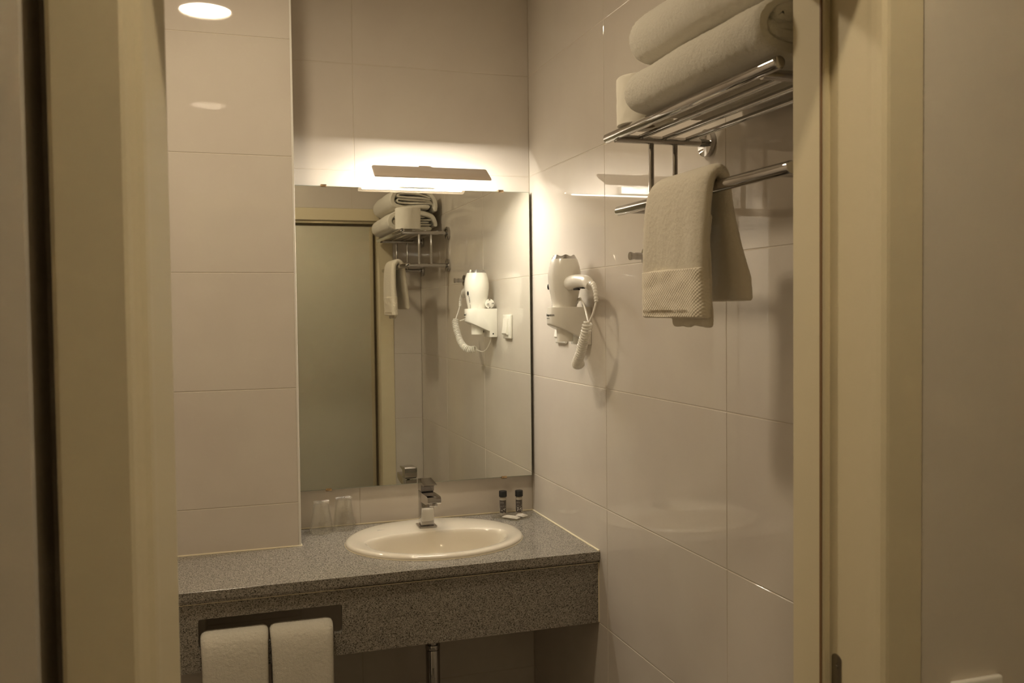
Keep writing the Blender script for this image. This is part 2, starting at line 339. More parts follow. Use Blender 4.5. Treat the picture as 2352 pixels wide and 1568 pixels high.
def light_switch(name, M4, label, lab2=None):
    t = thing(name, M4.translation, label, 'light switch')
    bm = NB(); box(bm, (-.0425, -.044, 0), (.0425, .044, .0105), .004, 3); bmesh.ops.transform(bm, matrix=M4, verts=bm.verts); obj('plate', bm, plastic, t)
    bm = NB(); prism(bm, [(-.029, .008), (.029, .008), (.029, .0145), (.0, .0165), (-.024, .0205), (-.029, .0170)], 'x', -.025, .025); bev_all(bm, .0015, 2); fixn(bm); bmesh.ops.transform(bm, matrix=M4, verts=bm.verts); obj('rocker', bm, plastic, t)
    return t
light_switch('light_switch', Matrix.Translation((0, -.298, .6215)) @ Matrix(((0, 0, -1, 0), (-1, 0, 0, 0), (0, 1, 0, 0), (0, 0, 0, 1))), 'white rocker light switch on the tiled wall beside the hair dryer')
light_switch('light_switch', Matrix.Translation((-.042, CY, .130)) @ Matrix(((1, 0, 0, 0), (0, 0, -1, 0), (0, 1, 0, 0), (0, 0, 0, 1))), 'light switch plate on the plain corridor wall, lower right corner')

# ------------------------------------------------------------------ counter
Q = .5706
top = thing('granite_countertop', (-.8, -.3, 0), 'speckled grey granite vanity counter with deep apron and towel slot', 'countertop')
BX, BY, BA, BB = -.405, -.2705, .265, .2320      # basin outline on the counter
def rect_with_hole(bm, x0, x1, y0, y1, z):
    n = 96; cx, cy = BX, BY; hole = [(cx + (BA - .02) * math.cos(2 * PI * k / n), cy + (BB - .02) * math.sin(2 * PI * k / n)) for k in range(n)]
    out = []
    for k in range(n):
        t = 2 * PI * k / n; ct, st = math.cos(t), math.sin(t); s = 1e9
        if ct > 1e-9: s = min(s, (x1 - cx) / ct)
        if ct < -1e-9: s = min(s, (x0 - cx) / ct)
        if st > 1e-9: s = min(s, (y1 - cy) / st)
        if st < -1e-9: s = min(s, (y0 - cy) / st)
        out.append((cx + ct * s, cy + st * s))
    return out, hole
x0s, x1s, y0s, y1s = -.74, -.001, -Q + .002, -.0005
bm = NB(); out, hole = rect_with_hole(bm, x0s, x1s, y0s, y1s, 0)
# snap nearest samples to the rectangle corners
for c in ((x0s, y0s), (x1s, y0s), (x1s, y1s), (x0s, y1s)):
    k = min(range(len(out)), key=lambda i: (out[i][0] - c[0]) ** 2 + (out[i][1] - c[1]) ** 2); out[k] = c
z0 = -.03
loft(bm, [[(x, y, 0) for x, y in out], [(x, y, 0) for x, y in hole], [(x, y, z0) for x, y in hole], [(x, y, z0) for x, y in out]], True)
box(bm, (LX, -Q + .002, z0), (x0s, PY - .001, 0)); box(bm, (PX + .002, PY - .001, z0), (x0s, -.0005, 0))
# rounded front nosing
nose = [(-Q + .002, 0), (-Q + .0004, 0), (-Q, -.0004), (-Q, z0 + .008), (-Q + .002, z0 + .003), (-Q + .006, z0)]
prism(bm, nose + [(-Q + .0065, z0), (-Q + .0065, -.001), (-Q + .002, 0)], 'x', LX, -.001)
fixn(bm); obj('slab', bm, granite, top, smooth=False)
bm = NB(); fy0, fy1 = -.5606, -.5406; SX0, SX1, SZ0, SZ1 = -1.071, -.7195, -.1465, -.0722; FB = -.204
ztop = z0 - .0036
outl = [(LX, FB), (-.001, FB), (-.001, ztop), (LX, ztop)]
r = .006; sl = []
for cx, cz, a0 in ((SX1 - r, SZ0 + r, -90), (SX1 - r, SZ1 - r, 0), (SX0 + r, SZ1 - r, 90), (SX0 + r, SZ0 + r, 180)):
    for k in range(5): a = math.radians(a0 + 22.5 * k); sl.append((cx + r * math.cos(a), cz + r * math.sin(a)))
corner = [(-.001, FB), (-.001, ztop), (LX, ztop), (LX, FB)]
def q4(y):
    o = []
    for i, c in enumerate(corner): o += [c] * 5
    return [(a[0], y, a[1]) for a in o], [(a[0], y, a[1]) for a in sl]
oF, iF = q4(fy0); oB, iB = q4(fy1)
loft(bm, [oF, iF, iB, oB, oF], True); bmesh.ops.remove_doubles(bm, verts=bm.verts, dist=1e-6)
bmesh.ops.dissolve_degenerate(bm, edges=bm.edges, dist=1e-6); fixn(bm)
obj('apron', bm, granite, top, smooth=False)
bm = NB(); box(bm, (LX, -.5622, ztop - .0006), (-.001, -.556, z0 - .0006)); obj('glue_line', bm, silicone, top, smooth=False)
def bead(pts, r=.003): bm = NB(); tube(bm, pts, r, 8, 0); return bm
bm = NB()
for a, b in (((-.0012, -Q + .003, .0010), (-.0012, 0, .0010)), ((-.001, -.0012, .0010), (PX, -.0012, .0010)), ((PX + .0012, 0, .001), (PX + .0012, PY, .001)), ((PX + .004, PY - .001, .0006), (LX, PY - .001, .0006))): tube(bm, (a, b), .0030, 8, 0)
tube(bm, ((-.0008, -.5612, FB + .002), (-.0008, -.5612, ztop)), .0022, 8, 0)
obj('silicone_bead', bm, silicone, top)

# ------------------------------------------------------------------ basin
basin = thing('wash_basin', (BX, BY, 0), 'oval cream ceramic drop-in wash basin set in the granite counter', 'sink')
N = 128
def outer(s, z): return [(BX + (BA + s) * math.cos(2 * PI * k / N), BY + (BB + s) * math.sin(2 * PI * k / N), z) for k in range(N)]
def inner(s, z, yo=0):
    L = []
    for k in range(N):
        t = 2 * PI * k / N; c_, s_ = math.cos(t), math.sin(t)
        if s_ < 0: x = c_ * (.208 + s); y = -.300 + s_ * (.168 + s)
        else: x = math.copysign(abs(c_) ** .80, c_) * (.208 + s); y = -.300 + (abs(s_) ** .85) * (.080 + s * .6)
        L.append((BX + x, y + yo, z))
    return L
bm = NB()
loft(bm, [outer(-.012, -.001), outer(-.001, -.001), outer(.0, .002), outer(-.0004, .0055), outer(-.0025, .0090), outer(-.008, .0120), outer(-.017, .0135),
          inner(.009, .0128), inner(.003, .0112), inner(-.001, .0065), inner(-.006, .0), inner(-.014, -.03), inner(-.026, -.07), inner(-.045, -.105, -.004), inner(-.075, -.128, -.006), [(x * .35 + BX * .65, y * .35 + -.33 * .65, -.137) for x, y, z in inner(-.04, 0)]], True, False, True)
bmesh.ops.recalc_face_normals(bm, faces=bm.faces)
me_up = sum(f.normal.z for f in bm.faces)
if me_up < 0: bmesh.ops.reverse_faces(bm, faces=list(bm.faces))
bo = obj('bowl', bm, ceramic, basin, angle=75)
bm = NB(); loft(bm, [inner(.010, -.002), inner(.000, -.03), inner(-.012, -.072), inner(-.031, -.112, -.004), inner(-.062, -.145, -.006)], True, False, True); fixn(bm); obj('underside', bm, ceramic, basin)
bm = NB(); tube(bm, outer(.0, .0006) + [outer(0, .0006)[0]], .0014, 8, 0, caps=False); obj('sealing_bead', bm, silicone, basin)
bm = NB(); cyl(bm, (BX, -.33, -.1372), (BX, -.33, -.134), .021, n=32, bev=.001); fixn(bm); obj('drain', bm, chrome, basin)
text_obj('maker_mark', 'JR—', .012, Matrix.Translation((-.547, -.156, .0137)) , greyink, basin, .00005)
# waste pipe
t = thing('waste_pipe', (-.41, -.25, -.45), 'chrome drain pipe hanging below the granite apron', 'pipe')
bm = NB(); cyl(bm, (-.412, -.25, -.158), (-.412, -.25, -.325), .0165, n=40); cyl(bm, (-.412, -.25, -.338), (-.412, -.25, -.56), .0215, n=40, bev=.002); fixn(bm); obj('tailpipe', bm, chrome, t)
bm = NB(); cyl(bm, (-.412, -.25, -.322), (-.412, -.25, -.3375), .0225, n=40, bev=.0015); fixn(bm); obj('collar', bm, chrome, t)
bm = NB(); tube(bm, ((-.412, -.25, -.56), (-.412, -.24, -.62), (-.412, -.19, -.64), (-.412, -.14, -.60), (-.412, -.10, -.57), (-.412, -.002, -.565)), .016, 20); obj('trap', bm, chrome, t)

# ------------------------------------------------------------------ faucet
t = thing('basin_faucet', (-.404, -.142, .0175), 'square chrome single-lever faucet on the back rim of the basin', 'faucet')
fx, fyc, fz = -.404, -.151, .0132
bm = NB(); box(bm, (fx - .028, fyc - .031, fz), (fx + .028, fyc + .027, fz + .0055), .0018, 2); obj('base_plate', bm, chrome, t)
bm = NB(); box(bm, (fx - .0205, fyc - .0225, fz + .0055), (fx + .0205, fyc + .0225, .124), .0028, 3); obj('column', bm, chrome, t)
bm = NB(); prism(bm, [(fyc - .02, .123), (fyc - .02, .094), (-.231, .097), (-.262, .104), (-.267, .108), (-.267, .1195), (-.263, .124), (-.254, .1252)], 'x', fx - .0205, fx + .0205); bev_all(bm, .003, 3); fixn(bm); obj('spout', bm, chrome, t)
bm = NB(); cyl(bm, (fx, -.251, .104), (fx, -.251, .0945), .0125, n=32, bev=.001); fixn(bm); obj('aerator', bm, chrome, t)
bm = NB(); box(bm, (fx - .0185, fyc - .0205, .1240), (fx + .0185, fyc + .0205, .1262)); obj('joint', bm, darkchrome, t, smooth=False)
bm = NB(); prism(bm, [(fyc + .0225, .1262), (fyc - .0225, .1262), (fyc - .0235, .1455), (-.2140, .1490), (-.2165, .1508), (-.2150, .1535), (fyc + .018, .1598), (fyc + .0225, .156)], 'x', fx - .0205, fx + .0205); bev_all(bm, .0022, 3); fixn(bm); obj('lever', bm, chrome, t)

# ------------------------------------------------------------------ mirror
mt = -.0278
t = thing('wall_mirror', (-.39, 0, .1), 'large frameless rectangular mirror above the basin', 'mirror')
mx0, mx1, mz0, mz1 = -.784, -.0105, .1240, 1.0735
bm = NB(); box(bm, (mx0 + .004, mt + .0055, mz0 + .004), (mx1 - .004, -.0005, mz1 - .004)); obj('backing', bm, mirrorback, t, smooth=False)
bm = NB(); b_ = .0018
loft(bm, [[(mx0, mt + .005, mz0), (mx1, mt + .005, mz0), (mx1, mt + .005, mz1), (mx0, mt + .005, mz1)], [(mx0, mt + .0012, mz0), (mx1, mt + .0012, mz0), (mx1, mt + .0012, mz1), (mx0, mt + .0012, mz1)],
  [(mx0 + b_, mt, mz0 + b_), (mx1 - b_, mt, mz0 + b_), (mx1 - b_, mt, mz1 - b_), (mx0 + b_, mt, mz1 - b_)]], True, True, True); fixn(bm)
for f in bm.faces: f.material_index = 0 if f.normal.y < -.99 else 1
obj('mirror_glass', bm, None, t, smooth=False, mats=[mirrorm, glassedge])
for x, z, s in ((-.6866, mz1, 1), (-.1103, mz1, 1), (-.6876, mz0, -1), (-.1097, mz0, -1)):
    bm = NB(); box(bm, (x - .009, mt - .0035, z - s * .004), (x + .009, mt - .0002, z + s * .004), .0008, 2); box(bm, (x - .009, mt - .0035, z + s * .0015), (x + .009, -.001, z + s * .004), .0008, 2)
    obj('clip', bm, brass, t)

# ------------------------------------------------------------------ mirror lamp
lx0, lx1 = -.556, -.192
t = thing('mirror_lamp', (-.385, 0, 1.08), 'slim lit LED picture light bar above the mirror', 'lamp')
yb, zb, yt, zt_ = -.200, 1.0855, -.124, 1.1275
dv = Vector((0, yt - yb, zt_ - zb)); L_ = dv.length; dv.normalize(); nv = Vector((0, -dv.z, dv.y))   # nv: outer side (up and forward)
def LP(u, s, h): p = Vector((u, yb, zb)) + dv * s + nv * h; return tuple(p)
bm = NB(); pts = []
r = .006
ol = []
for cx, cs, a0 in ((lx1 - r, L_ - r, 0), (lx0 + r, L_ - r, 90), (lx0 + r, r, 180), (lx1 - r, r, 270)):
    for k in range(5): a = math.radians(a0 + 22.5 * k); ol.append((cx + r * math.cos(a), cs + r * math.sin(a)))
# skewed ends as in the photograph: the upper edge sits a few millimetres to the right
ol = [(u + .004 * (s / L_), s) for u, s in ol]
loft(bm, [[LP(u, s, -.0045) for u, s in ol], [LP(u, s, -.001) for u, s in ol], [LP(u * .992 + (lx0 + lx1) / 2 * .008, s * .94 + L_ * .03, .001) for u, s in ol]], True, False, True)
ins = [(u + (.0035 if u < -.37 else -.0035), s + (.0035 if s < L_ / 2 else -.0035)) for u, s in ol]
loft(bm, [[LP(u, s, -.0045) for u, s in ol], [LP(u, s, -.0045) for u, s in ins], [LP(u, s, -.0040) for u, s in ins]], True, False, True)
fixn(bm); obj('housing', bm, lampbody, t)
bm = NB(); uu0, uu1, s0, s1 = lx0 + .012, lx1 - .012, L_ * .18, L_ * .82
dp_ = [(s0 + (s1 - s0) * (.5 - .5 * math.cos(PI * k / 10)), -.0042 - .0075 * math.sin(PI * k / 10)) for k in range(11)]
loft(bm, [[LP(uu, s_, h_) for s_, h_ in dp_] for uu in (uu0, uu1)], True, True, True)
obj('diffuser', fixn(bm), ledpanel, t, smooth=False)
bm = NB(); nd = 20
for k in range(nd):
    u = uu0 + .008 + (uu1 - uu0 - .016) * k / (nd - 1)
    if u: 
        q = [LP(u + .0042 * math.cos(a), L_ * .5 + .0042 * math.sin(a), -.0135) for a in [2 * PI * j / 12 for j in range(12)]]
        q2 = [LP(u + .0042 * math.cos(a), L_ * .5 + .0042 * math.sin(a), -.0112) for a in [2 * PI * j / 12 for j in range(12)]]
        loft(bm, [q2, q], True, False, True)
fixn(bm); obj('led_row', bm, led, t, smooth=False)
bm = NB(); prism(bm, [(-.410, L_ - .002), (-.404, L_ + .0025), (-.368, L_ + .0025), (-.358, L_ - .002)], 'x', 0, 1)
bm.free(); bm = NB()
a4 = [LP(-.408, L_ - .004, 0), LP(-.360, L_ - .004, 0), LP(-.368, L_ + .0105, 0), LP(-.403, L_ + .0105, 0)]; b4 = [LP(-.408, L_ - .004, -.009), LP(-.360, L_ - .004, -.009), LP(-.368, L_ + .0105, -.009), LP(-.403, L_ + .0105, -.009)]
loft(bm, [a4, b4], True, True, True); fixn(bm); obj('arm_bracket', bm, lampbody, t, smooth=False)
bm = NB(); A = Vector(LP(-.385, L_, -.006)); pth = [A, A + Vector((0, .03, .002)), Vector((-.385, -.05, 1.110)), Vector((-.385, -.018, 1.093))]
for a, b in zip(pth, pth[1:]):
    d_ = (b - a); u_ = Vector((1, 0, 0)); v_ = d_.cross(u_).normalized()
    loft(bm, [[a + u_ * i * .014 + v_ * j * .003 for i, j in ((-1, -1), (1, -1), (1, 1), (-1, 1))], [b + u_ * i * .014 + v_ * j * .003 for i, j in ((-1, -1), (1, -1), (1, 1), (-1, 1))]], True, True, True)
fixn(bm); obj('arm', bm, lampwhite, t, smooth=False)
bm = NB(); box(bm, (-.4446, -.030, 1.0775), (-.3252, -.001, 1.103), .002, 2); obj('mounting_box', bm, lampwhite, t)

# ------------------------------------------------------------------ towel rack
rack = thing('towel_rack', (0, -1.44, .96), 'two-tier wall-mounted chrome towel rack on the right wall', 'towel rack')
ya, yb2 = -1.172, -1.703; zu, zl = 1.036, .8875
def part(name, parent, mat, *cs, **k):
    bm = NB()
    for c in cs: cyl(bm, *c[:2], c[2], n=k.get('n', 32), bev=k.get('bev', 0))
    fixn(bm); return obj(name, bm, mat, parent)
part('front_rail', rack, chrome, ((-.2205, -1.131, zu + .003), (-.2205, -1.750, zu + .003), .0105), bev=.0042)
for x in (-.163, -.1085, -.054): part('shelf_bar', rack, chrome, ((x, ya + .003, zu + .002), (x, yb2 - .003, zu + .002), .0055))
part('towel_rail', rack, chrome, ((-.197, -1.134, zl), (-.197, -1.747, zl), .0105), bev=.0042)
for y in (ya, yb2):
    for z, xf in ((zu - .003, -.2205), (zl, -.197)):
        a = part('arm', rack, chrome, ((xf, y, z), (-.012, y, z), .0085))
        bm = NB(); cyl(bm, (-.0005, y, z), (-.0125, y, z), .0290, n=48, bev=.001); fixn(bm); obj('wall_flange', bm, chrome, a)
    for x in (-.138, -.0825): part('upright', rack, chrome, ((x, y, zu - .004), (x, y, zl), .0058))
# little hex screws on the rail joints facing the mirror
for x, z in ((-.2205, zu + .003), (-.197, zl)):
    bm = NB(); cyl(bm, (x, -1.1315, z), (x, -1.1305, z), .0034, n=6); fixn(bm); obj('rail_screw', bm, darkchrome, rack, smooth=False)
# robe hook
t = thing('robe_hook', (0, -.884, .809), 'small chrome robe hook between hair dryer and hanging towel', 'hook')
bm = NB(); cyl(bm, (-.0005, -.884, .809), (-.0105, -.884, .809), .0235, n=48, bev=.001); fixn(bm); obj('wall_plate', bm, chrome, t)
bm = NB(); L = []
for xx, rr in ((-.010, .0085), (-.030, .0090), (-.036, .0088), (-.041, .0080), (-.045, .0092), (-.050, .0104), (-.052, .0098)):
    L.append([(xx, -.884 + rr * math.cos(2 * PI * k / 32), .809 + rr * math.sin(2 * PI * k / 32) * (1 if rr > .0085 or math.sin(2 * PI * k / 32) < 0 else .9)) for k in range(32)])
loft(bm, L, True, True, True); fixn(bm); obj('peg', bm, chrome, t)

# ------------------------------------------------------------------ folded towels on the rack
def ribbon(path, th, y0, y1, ny=90, sub=9, seed=0, amp=.004, taper=.018, xs=None, tw=0.0, fine=.0012, grow=1.0):
    ps = cr([(p[0], p[1], 0) for p in path], sub); n = len(ps); nr = []
    for i in range(n):
        d_ = (ps[min(i + 1, n - 1)] - ps[max(i - 1, 0)]).normalized(); nr.append(Vector((-d_.y, d_.x, 0)))
    bm = NB(); loops = []
    for k in range(ny + 1):
        f = k / ny; y = y0 + (y1 - y0) * f; e = min(f, 1 - f) * abs(y1 - y0)
        tk = th * (1 + (grow - 1) * f) * (math.sqrt(max(0, 1 - (1 - min(1, e / taper)) ** 2)) * .45 + .55)
        lp = []
        for side in (1, -1):
            rng = range(n) if side == 1 else range(n - 1, -1, -1)
            for i in rng:
                h = tk / 2
                if i in (0, n - 1): h *= .35
                elif i in (1, n - 2): h *= .8
                c = ps[i] + nr[i] * h * side
                q = Vector((c.x * 9, c.y * 9, y * 7 + seed))
                dd = amp * (noise.noise(q * 1.3)) + fine * noise.noise(Vector((c.x * 160, c.y * 160, y * 160 + seed)))
                c = c + nr[i] * side * dd
                yo = .010 * noise.noise(Vector((c.x * 14, c.y * 14, seed + (0 if f < .5 else 40)))) * (1 if e < .05 else max(0, 1 - (e - .05) / .05))
                lp.append(Vector((c.x + tw * (f - .5), y + yo, c.y)))
        loops.append(lp)
    rows = loft(bm, loops, True)
    for r_, fl in ((rows[0], False), (rows[-1], True)):
        m = len(r_)
        for i in range(n - 1):
            q = [r_[i], r_[i + 1], r_[m - 2 - i], r_[m - 1 - i]]; bm.faces.new(q)
    return fixn(bm)
G = 'folded bath towels on the rack'
def folded(outer_, inners, y0, y1, label, seed):
    outer_ = [(a, b + .004) for a, b in outer_]; inners = [([(a, b + .004) for a, b in p], th_, dy) for p, th_, dy in inners]
    t = thing('bath_towel', (-.13, (y0 + y1) / 2, outer_[len(outer_) // 2 + 2][1]), label, 'towel', G)
    obj('outer_fold', ribbon(outer_, .0235, y0, y1, seed=seed), towel, t)
    for k, (p, th_, dy) in enumerate(inners): obj('inner_layer', ribbon(p, th_, y0 + dy, y1 - dy * .4, seed=seed + 5 + k * 3, amp=.003, taper=.006, grow=2.1), towel, t)
folded([(-.031, 1.070), (-.033, 1.092), (-.050, 1.118), (-.090, 1.130), (-.140, 1.134), (-.195, 1.132), (-.234, 1.116), (-.246, 1.092), (-.236, 1.070), (-.200, 1.0605), (-.120, 1.058), (-.050, 1.0600)],
    [([(-.050, 1.0785), (-.120, 1.0770), (-.200, 1.0780), (-.222, 1.0830), (-.224, 1.0930), (-.205, 1.0925), (-.130, 1.0900), (-.060, 1.0890)], .0098, -.004),
     ([(-.052, 1.0990), (-.120, 1.1000), (-.195, 1.1030), (-.218, 1.1060), (-.205, 1.1155), (-.150, 1.1130), (-.085, 1.1100)], .0095, .004)],
    -1.294, -1.742, 'thick folded white bath towel lying directly on the chrome rack shelf', 3)
folded([(-.034, 1.140), (-.031, 1.172), (-.044, 1.206), (-.080, 1.232), (-.130, 1.246), (-.180, 1.243), (-.218, 1.224), (-.233, 1.194), (-.224, 1.168), (-.190, 1.157), (-.120, 1.158), (-.058, 1.160)],
    [([(-.046, 1.172), (-.060, 1.1765), (-.120, 1.1760), (-.190, 1.1765), (-.208, 1.1820), (-.206, 1.1920), (-.180, 1.1925), (-.110, 1.1890), (-.060, 1.1850), (-.044, 1.170), (-.041, 1.150)], .0095, -.006),
     ([(-.052, 1.1930), (-.110, 1.1995), (-.180, 1.2030), (-.208, 1.2060), (-.196, 1.2170), (-.140, 1.2195), (-.085, 1.2100), (-.058, 1.1990)], .0095, .003),
     ([(-.105, 1.2265), (-.150, 1.2295), (-.190, 1.2245)], .0100, .006)],
    -1.287, -1.755, 'folded white bath towel on top of the other folded towel', 11)
# toilet roll
t = thing('toilet_roll', (-.177, -1.222, 1.047), 'white toilet paper roll standing on the rack shelf by the folded towels', 'toilet paper')
rc = (-.177, -1.222, 0)  # axis of the roll
bm = NB(); L = []; NS = 96
prof = [(.021, 1.0498), (.0550, 1.0498), (.0570, 1.0510)] + [(.0572, 1.0505 + .093 * k / 24) for k in range(1, 24)] + [(.0570, 1.1445), (.0552, 1.1462), (.021, 1.1462), (.021, 1.0498)]
for r_, z in prof:
    lp = []
    for k in range(NS):
        a = 2 * PI * k / NS; q = Vector((math.cos(a) * r_ * 34, math.sin(a) * r_ * 34, z * 30)); rr = r_ + (.0010 * abs(noise.noise(q)) * 2 - .0006 if r_ > .056 else 0)
        lp.append((rc[0] + rr * math.cos(a), rc[1] + rr * math.sin(a), z))
    L.append(lp)
loft(bm, L, True); fixn(bm); obj('paper', bm, paper, t)
bm = NB(); L = [[(rc[0] + r_ * math.cos(2 * PI * k / 32), rc[1] + r_ * math.sin(2 * PI * k / 32), z) for k in range(32)] for r_, z in ((.0205, 1.0500), (.0205, 1.146), (.019, 1.146), (.019, 1.0500), (.0205, 1.0500))]
loft(bm, L, True); fixn(bm); obj('core', bm, paperin, t)

# ------------------------------------------------------------------ towels draped over a rail
def drape(path, th, wfn, nv=28, seed=0, amp=.002, edge=None, fine=.0007, wave=0):
    """path: (a, z) points; wfn(f)->(u0,u1); returns function grid -> closed thick sheet, u is the axis along the rail"""
    ps = cr([(p[0], p[1], 0) for p in path], 14); n = len(ps); S = [0]
    for a, b in zip(ps, ps[1:]): S.append(S[-1] + (b - a).length)
    return ps, S
def sheet(bm, path, th, wfn, to, nv=40, seed=0, amp=.002, fine=.0008, roundness=.5, sub=14):
    ps = cr([(p[0], p[1], 0) for p in path], sub); n = len(ps); loops = []
    for i in range(n):
        d_ = (ps[min(i + 1, n - 1)] - ps[max(i - 1, 0)]).normalized(); nr = Vector((-d_.y, d_.x, 0)); f = i / (n - 1); u0, u1 = wfn(f)
        ef = min(1, min(i, n - 1 - i) / 2.0); lp = []
        for side in (1, -1):
            rng = range(nv + 1) if side == 1 else range(nv, -1, -1)
            for k in rng:
                g = k / nv; e = min(g, 1 - g) * abs(u1 - u0); tk = th * (.15 + .85 * math.sqrt(max(0, 1 - (1 - min(1, e / (th * roundness))) ** 2))) * (.45 + .55 * ef)
                u = u0 + (u1 - u0) * g
                q = Vector((u * 22, f * 4, seed)); dd = amp * noise.noise(q) * min(1, abs(f - .5) * 4) ; ff = fine * noise.noise(Vector((u * 300, f * 200, seed + side)))
                c = ps[i] + nr * (side * (tk / 2 + ff) + dd); lp.append(Vector(to(c.x, u, c.y)))
        loops.append(lp)
    rows = loft(bm, loops, True, False, False)
    for r_ in (rows[0], rows[-1]):
        m = len(r_)
        for i in range(nv): bm.faces.new([r_[i], r_[i + 1], r_[m - 2 - i], r_[m - 1 - i]])
    return bm
# hand towel on the lower rail
ht = thing('hand_towel', (-.2, -1.44, .66), 'white hand towel with woven border hanging from the lower chrome rail', 'towel')
fwd_p = [(-.2210, .664), (-.2225, .70), (-.2250, .76), (-.2245, .82), (-.2225, .872), (-.2160, .902), (-.2000, .9140), (-.1830, .905), (-.1750, .880), (-.1700, .84), (-.1640, .78), (-.1580, .73), (-.1540, .692)]
def wf(f):
    if f < .5: g = f / .5; return (-1.312 - .030 * g ** 2, -1.540 - .016 * g)
    g = (f - .5) / .5; return (-1.342 - .01 * g, -1.556 + .030 * math.sin(min(1, g * 1.2) * PI) * .8 - .012 * g)
to = lambda a, u, z: (a, u, z)
bm = sheet(NB(), fwd_p, .024, wf, to, seed=2, amp=.004, roundness=1.1, nv=56); obj('cloth', fixn(bm), towelf, ht, angle=80)
bm = sheet(NB(), [(-.2075, .648), (-.2095, .70), (-.2120, .78), (-.2110, .84)], .009, lambda f: (-1.395 + .006 * math.sin(f * 5), -1.536), to, seed=8, amp=.004, nv=30)
for v in bm.verts:
    if v.co.z < .66: v.co.z -= .006 * noise.noise(Vector((0, v.co.y * 30, 2)))
obj('inner_fold', fixn(bm), towelf, ht, angle=80)
bm = sheet(NB(), [(-.2212, .6630), (-.2222, .69), (-.2238, .72), (-.2248, .7515)], .0300, lambda f: (-1.3100 - .004 * f, -1.5425 - .002 * f), to, seed=2, amp=.0035, nv=70, fine=.0002, roundness=1.0); tag(obj('woven_border', fixn(bm), border, ht, angle=80), 'waffle-textured border band')
bm = NB()
for k in range(30):
    y = -1.332 - .184 * k / 29; cyl(bm, (-.2372, y, .6725), (-.2366, y, .6775), .0011, n=6)
fixn(bm); tag(obj('hem_stitching', bm, P('stitch', (.50, .42, .30), .9), ht), 'row of hem stitches')
# two towels hung through the slot in the apron
def slot_towel(u0, u1, label, seed):
    p = [(-.590, -.62), (-.5895, -.45), (-.5890, -.30), (-.5880, -.20), (-.5840, -.150), (-.5740, -.1255), (-.5520, -.1180), (-.5330, -.1270), (-.5230, -.160), (-.5200, -.25), (-.5200, -.40), (-.5200, -.56)]
    bm = sheet(NB(), p, .026, lambda f: (u0 + .002 * math.sin(f * 9), u1 - .002 * math.sin(f * 7)), lambda a, u, z: (u, a, z), nv=44, seed=seed, amp=.0025, fine=.0012, roundness=.7, sub=12)
    tag(obj('bath_towel', fixn(bm), towel, angle=80), label, 'towel', 'towels hung through the slot of the counter apron')
slot_towel(-1.0645, -.9055, 'white terry towel hung through the granite slot, nearest the left door jamb', 21)
slot_towel(-.8990, -.7450, 'white terry towel hung through the granite slot, on the basin side', 37)

# ------------------------------------------------------------------ hair dryer on its wall holder
hx, hy = -.0668, -.485
hd = thing('hair_dryer', (hx, hy, .688), 'white wall-mounted hair dryer with coiled cord standing in its holder', 'hair dryer')
bm = NB(); lathe(bm, (hx, hy, 0), [(.031, .672), (.0345, .686), (.0365, .70), (.0405, .72), (.0445, .742), (.0472, .765), (.0470, .784), (.0440, .803), (.0395, .8175), (.0372, .8235), (.034, .8245)], 64); fixn(bm); obj('barrel', bm, plastic, hd)
bm = NB(); L = []
for r_, z, wv in ((.0366, .8232, 0), (.0340, .8290, .0006), (.0312, .8335, .0022), (.0285, .8325, .0018), (.026, .828, 0)):
    L.append([(hx + r_ * math.cos(2 * PI * k / 64), hy + r_ * math.sin(2 * PI * k / 64), z + wv * math.cos(7 * 2 * PI * k / 64)) for k in range(64)])
loft(bm, L, True, True, True); fixn(bm); tag(obj('rear_ring', bm, silverp, hd), 'silver wavy end ring')
bm = NB(); lathe(bm, (hx, hy, 0), [(.0215, .5900), (.0230, .5905), (.0232, .60), (.0245, .64), (.0280, .672), (.028, .68)], 48); fixn(bm); nz_ = obj('nozzle', bm, plastic, hd)
bm = NB(); tube(bm, ((hx, hy - .02, .752), (hx, hy - .07, .757), (hx - .001, hy - .12, .758), (hx - .001, hy - .165, .754), (hx - .001, hy - .190, .744)), lambda f: .0195 - .004 * min(1, f * 1.5) - (.004 * max(0, (f - .8) / .2)), 28, 8)
for v in bm.verts: v.co.z = .754 + (v.co.z - .754) * 1.08
obj('handle', fixn(bm), plastic, hd)
bm = NB(); tube(bm, ((hx - .001, hy - .185, .750), (hx - .001, hy - .212, .744), (hx - .003, hy - .230, .724), (hx - .004, hy - .236, .700)), lambda f: (.0082 - .003 * f) * (1 + .12 * math.sin(f * 60)), 16, 14); obj('cord_boot', fixn(bm), plastic, hd)
bm = NB(); box(bm, (hx - .0035, hy - .110, .7335), (hx + .0035, hy - .075, .7400), .001); box(bm, (hx - .0045, hy - .143, .7365), (hx + .0045, hy - .116, .7410), .001); tag(obj('power_button', bm, black, hd), 'black buttons under the handle')
bm = NB(); bmesh.ops.create_uvsphere(bm, u_segments=16, v_segments=10, radius=1, matrix=Matrix.Translation((hx + .0463 * math.cos(math.radians(152)), hy + .0463 * math.sin(math.radians(152)), .746)) @ Matrix.Diagonal((.0030, .0050, .0085, 1))); tag(obj('badge', bm, black, hd), 'small black oval badge')
for k, c in enumerate('TURBO 1600'):
    if c == ' ': continue
    z = .735 - k * .0052; rad = .0366 + (.0445 - .0366) * max(0, (z - .70) / .042) + .0002; a = math.radians(148)
    Mx = Matrix.Translation((hx + rad * math.cos(a), hy + rad * math.sin(a), z)) @ Matrix.Rotation(a + PI / 2, 4, 'Z') @ Matrix.Rotation(PI / 2, 4, 'X') @ Matrix.Rotation(-PI / 2, 4, 'Z')
    text_obj('lettering', c, .007, Mx, ink, hd)
